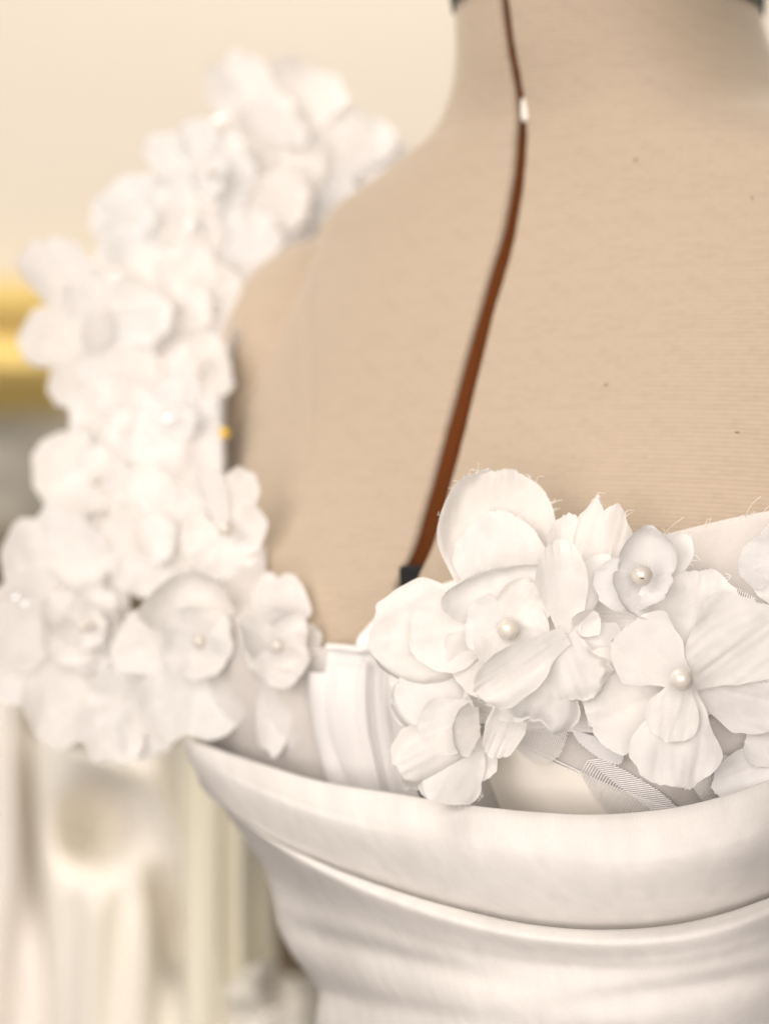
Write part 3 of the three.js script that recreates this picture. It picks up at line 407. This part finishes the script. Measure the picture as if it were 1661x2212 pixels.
leaf([0.112, -0.083], [0.124, -0.076], [0.001, -0.011], [0.001, 0.006], 32, 0.0002, 0.0072, matThread);
leaf([0.112, -0.028], [0.135, -0.035], [0.0, 0.009], [0.004, -0.009], 44, 0.0002, 0.0072, matThread);
{
  const r = rng(41), gs = [];
  for (let i = 0; i < 70; i++) { const l = lerp(0.075, 0.165, r()), Y = neckline(l) - 0.0008, a = bodiceP(l, Y, 0.005), len = 0.0008 + 0.003 * r() * r() + (r() < 0.1 ? 0.005 : 0), k = (r() - 0.3) * len * 1.2, b = bodiceP(l + k * 0.4, Y + len * 0.6, 0.0055 + 0.001 * r()), c = bodiceP(l + k, Y + len * (0.6 + 0.5 * r()), 0.005 + 0.003 * r()); gs.push(new THREE.TubeGeometry(new THREE.CatmullRomCurve3([a, b, c]), 5, 0.00006, 4, false)); }
  mesh('frayed_net_edge', local(mergeGeometries(gs), gown), matThread, gown).userData.kind = 'stuff';
  const st = [], cap = new THREE.CapsuleGeometry(0.00014, 0.0011, 3, 6);
  const line = (f, n) => { for (let i = 0; i < n; i++) { const a = f(i / n), b = f((i + 0.6) / n), g = cap.clone(); const d = b.clone().sub(a).normalize(); g.applyQuaternion(new THREE.Quaternion().setFromUnitVectors(V(0, 1, 0), d)); g.translate(a.x, a.y, a.z); st.push(g); } };
  for (const l of [-0.0165, -0.0078, 0.0012, 0.0075]) line(t => bodiceP(l - 0.0015 * t, lerp(-0.052, -0.13, t), 0.0093), 42);
  line(t => bodiceP(lerp(-0.019, 0.0105, t), -0.0505, 0.0098), 16);
  line(t => bodiceP(lerp(0.047, 0.104, t), lerp(-0.068, -0.0955, t) + 0.004 * Math.sin(t * 3), 0.0062), 40);
  mesh('stitching', local(mergeGeometries(st), gown), matThread, gown).userData.kind = 'stuff';
}
// beads and sequins catching the light
{
  const matSeq = new THREE.MeshPhysicalMaterial({ color: new THREE.Color().setRGB(0.85, 0.86, 0.9), roughness: 0.12, metalness: 0.3, clearcoat: 1, iridescence: 0.6 });
  for (const [px, py, z, r, sx] of [[475, 256, -0.246, 12, 2.2], [32, 1292, -0.132, 9, 1.8], [52, 1306, -0.132, 8, 2.2], [362, 905, -0.168, 13, 1.6]]) { const m = mesh('sequin', new THREE.SphereGeometry(PX(r, z), 20, 12), matSeq, gown); m.scale.set(sx * 0.8, 0.5, 0.3); m.rotation.set(-0.35, -0.35, 0.3); m.position.copy(P(px, py, z)).sub(gown.position); }
}
// the pin
{
  const at = P(485, 935, -0.165), pin = thing('dressmaking_pin', 'yellow headed pin stuck in the inner edge of the strap', 'pin', at);
  mesh('pin_head', new THREE.SphereGeometry(0.0021, 18, 14), new THREE.MeshPhysicalMaterial({ color: new THREE.Color().setRGB(0.8, 0.5, 0.03), roughness: 0.3, clearcoat: 0.6 }), pin);
  const s = mesh('pin_shaft', new THREE.CylinderGeometry(0.0003, 0.0002, 0.03, 8), new THREE.MeshStandardMaterial({ color: 0xb8b8b8, metalness: 1, roughness: 0.3 }), pin); s.position.set(-0.008, 0.001, -0.012); s.lookAt(pin.position); s.rotation.set(Math.PI / 2, 0, -0.6);
}

// ------------------------------------------------------------------ gilt picture on the wall
{
  const z = -1.5, x0 = -1.25, x1 = P(1000, 0, z).x, yT = P(0, 610, z).y, yB = yT - 1.0, fw = PX(292, z);
  const pic = thing('gilt_picture', 'large dark picture in a gilt moulded frame on the cream wall', 'picture', V((x0 + x1) / 2, yB, z));
  const gold = new THREE.MeshPhysicalMaterial({ color: new THREE.Color().setRGB(0.80, 0.60, 0.21), metalness: 0.35, roughness: 0.42, bumpMap: rep(plaster, 3, 3), bumpScale: 0.0012, side: THREE.DoubleSide });
  // moulding section: outward from wall (d) against inward distance (s)
  const prof = [[0, 0], [0, 0.03], [0.002, 0.04], [0.022, 0.055], [0.03, 0.052], [0.0315, 0.03], [0.045, 0.026], [0.049, 0.03], [0.05, 0.04], [0.068, 0.05], [0.078, 0.046], [0.08, 0.03], [0.1, 0.018], [0.11, 0.008], [0.11, 0]].map(([s, d]) => [s * fw / 0.11, d]);
  const w = x1 - x0, h = yT - yB;
  const rail = (len) => grid(1, prof.length - 1, (u, v) => { const [s, d] = prof[Math.round(v * (prof.length - 1))], e = u ? len / 2 - s : -len / 2 + s; return V(e, -s, d); }, [len, 0.15]).toNonIndexed();
  const mk = (len, x, y, r) => { const g = rail(len); g.computeVertexNormals(); const m = mesh('frame_rail', g, gold, pic); m.position.set(x, y, 0); m.rotation.z = r; };
  mk(w, 0, h, 0); mk(w, 0, 0, Math.PI); mk(h, -w / 2, h / 2, Math.PI / 2); mk(h, w / 2, h / 2, -Math.PI / 2);
  const paint = dataTex(256, (u, v, x, y) => { const k = v + 0.03 * tn(u, v, 2, 3) + 0.02 * noise(x * 0.2, y * 0.05); const sky = sm(0.80, 0.87, k), n = 0.9 + 0.2 * noise(x * 0.12, y * 0.12, 5); return [lerp(0.42, 0.66, sky) * n, lerp(0.36, 0.64, sky) * n, lerp(0.27, 0.59, sky) * n]; }, true);
  paint.wrapS = paint.wrapT = THREE.ClampToEdgeWrapping;
  const c = mesh('canvas', new THREE.BoxGeometry(w - 2 * fw + 0.01, h - 2 * fw + 0.01, 0.012), new THREE.MeshStandardMaterial({ map: paint, roughness: 0.6 }), pic); c.position.set(0, h / 2, 0.004);
}

// ------------------------------------------------------------------ gowns hanging behind
const ivory = c => new THREE.MeshPhysicalMaterial({ color: new THREE.Color().setRGB(...c), roughness: 0.5, sheen: 0.4, sheenRoughness: 0.4, bumpMap: rep(weaveH, 20, 20), bumpScale: 0.0003, side: THREE.DoubleSide });
function drape(name, label, z0, xL, xR, y0, y1, depth, mat, nu = 90, nv = 90, top) {
  const g = thing(name, label, 'gown', P((xL(1) + xR(1)) / 2, y1, z0), 'ivory gowns hanging behind');
  // a closed sleeve of cloth: front with folds, plain back
  const geo = grid(nu, nv, (u, v) => { const front = u <= 0.75, s = front ? u / 0.75 : 1 - (u - 0.75) / 0.25, px = lerp(xL(v), xR(v), s), py = lerp(y0(s), y1, v), e = Math.sqrt(Math.max(0, Math.sin(Math.PI * s))); return P(px, py, z0 + (front ? 0.7 * depth(px, py, s, v) * Math.min(1, e * 1.6) + 0.05 * e : -0.06 * e)); }, [0.3, 0.3]);
  mesh('skirt_cloth', local(geo, g), mat, g); return g;
}
const bump = (x, c, w) => Math.exp(-(((x - c) / w) ** 2));
drape('hanging_gown', 'ivory satin gown with a bright slanting fold behind the worn gown', -0.56, v => 70 + 50 * v, v => 410 + 90 * v, s => 1580 + 40 * Math.sin(s * 3), 2500,
  (px, py, s, v) => { const r = 335 + (py - 1640) * 0.3; return 0.03 * bump(px, r, 38) - 0.03 * bump(px, r + 75, 38) - 0.03 * bump(px, r - 70, 34) * sm(1850, 1950, py) - 0.12 * bump(px, 200, 62) * bump(py, 1790, 72) + 0.03 * bump(px, 230 + (py - 1640) * 0.9, 60) * bump(py, 1650, 50) + 0.009 * Math.sin(px * 0.06 + py * 0.004) * sm(1850, 2000, py); }, ivory([0.9, 0.86, 0.78]), 130, 110);
drape('hanging_gown', 'plain ivory gown at the outer side of the satin gown', -0.62, () => -130, v => 60 + 120 * v, s => 1480 + 30 * s, 2500, (px, py) => 0.012 * Math.sin(px * 0.05 + py * 0.004) + 0.02 * bump(px, 10 + (py - 1500) * 0.12, 40), ivory([0.9, 0.86, 0.8]));
drape('hanging_gown', 'pleated greenish ivory gown between the satin gown and the worn gown', -0.45, () => 390, v => 580 + 30 * v, s => 1560 + 20 * s, 2500, (px, py) => 0.009 * Math.sin(px * 0.11 + 0.8) + 0.007 * Math.sin(px * 0.043 + py * 0.003), ivory([0.84, 0.81, 0.68]), 120, 60);
drape('hanging_gown', 'white gown with a puffed hem below the pleated one', -0.42, v => 470 - 40 * v, v => 690 + 20 * v, s => 2120 - 30 * Math.sin(s * 3.1) + 14 * Math.sin(s * 11), 2500, (px, py) => 0.016 * noise(px * 0.02, py * 0.02, 3) + 0.01 * Math.sin(px * 0.06), ivory([0.88, 0.85, 0.78]), 90, 60);

renderer.render(scene, camera);
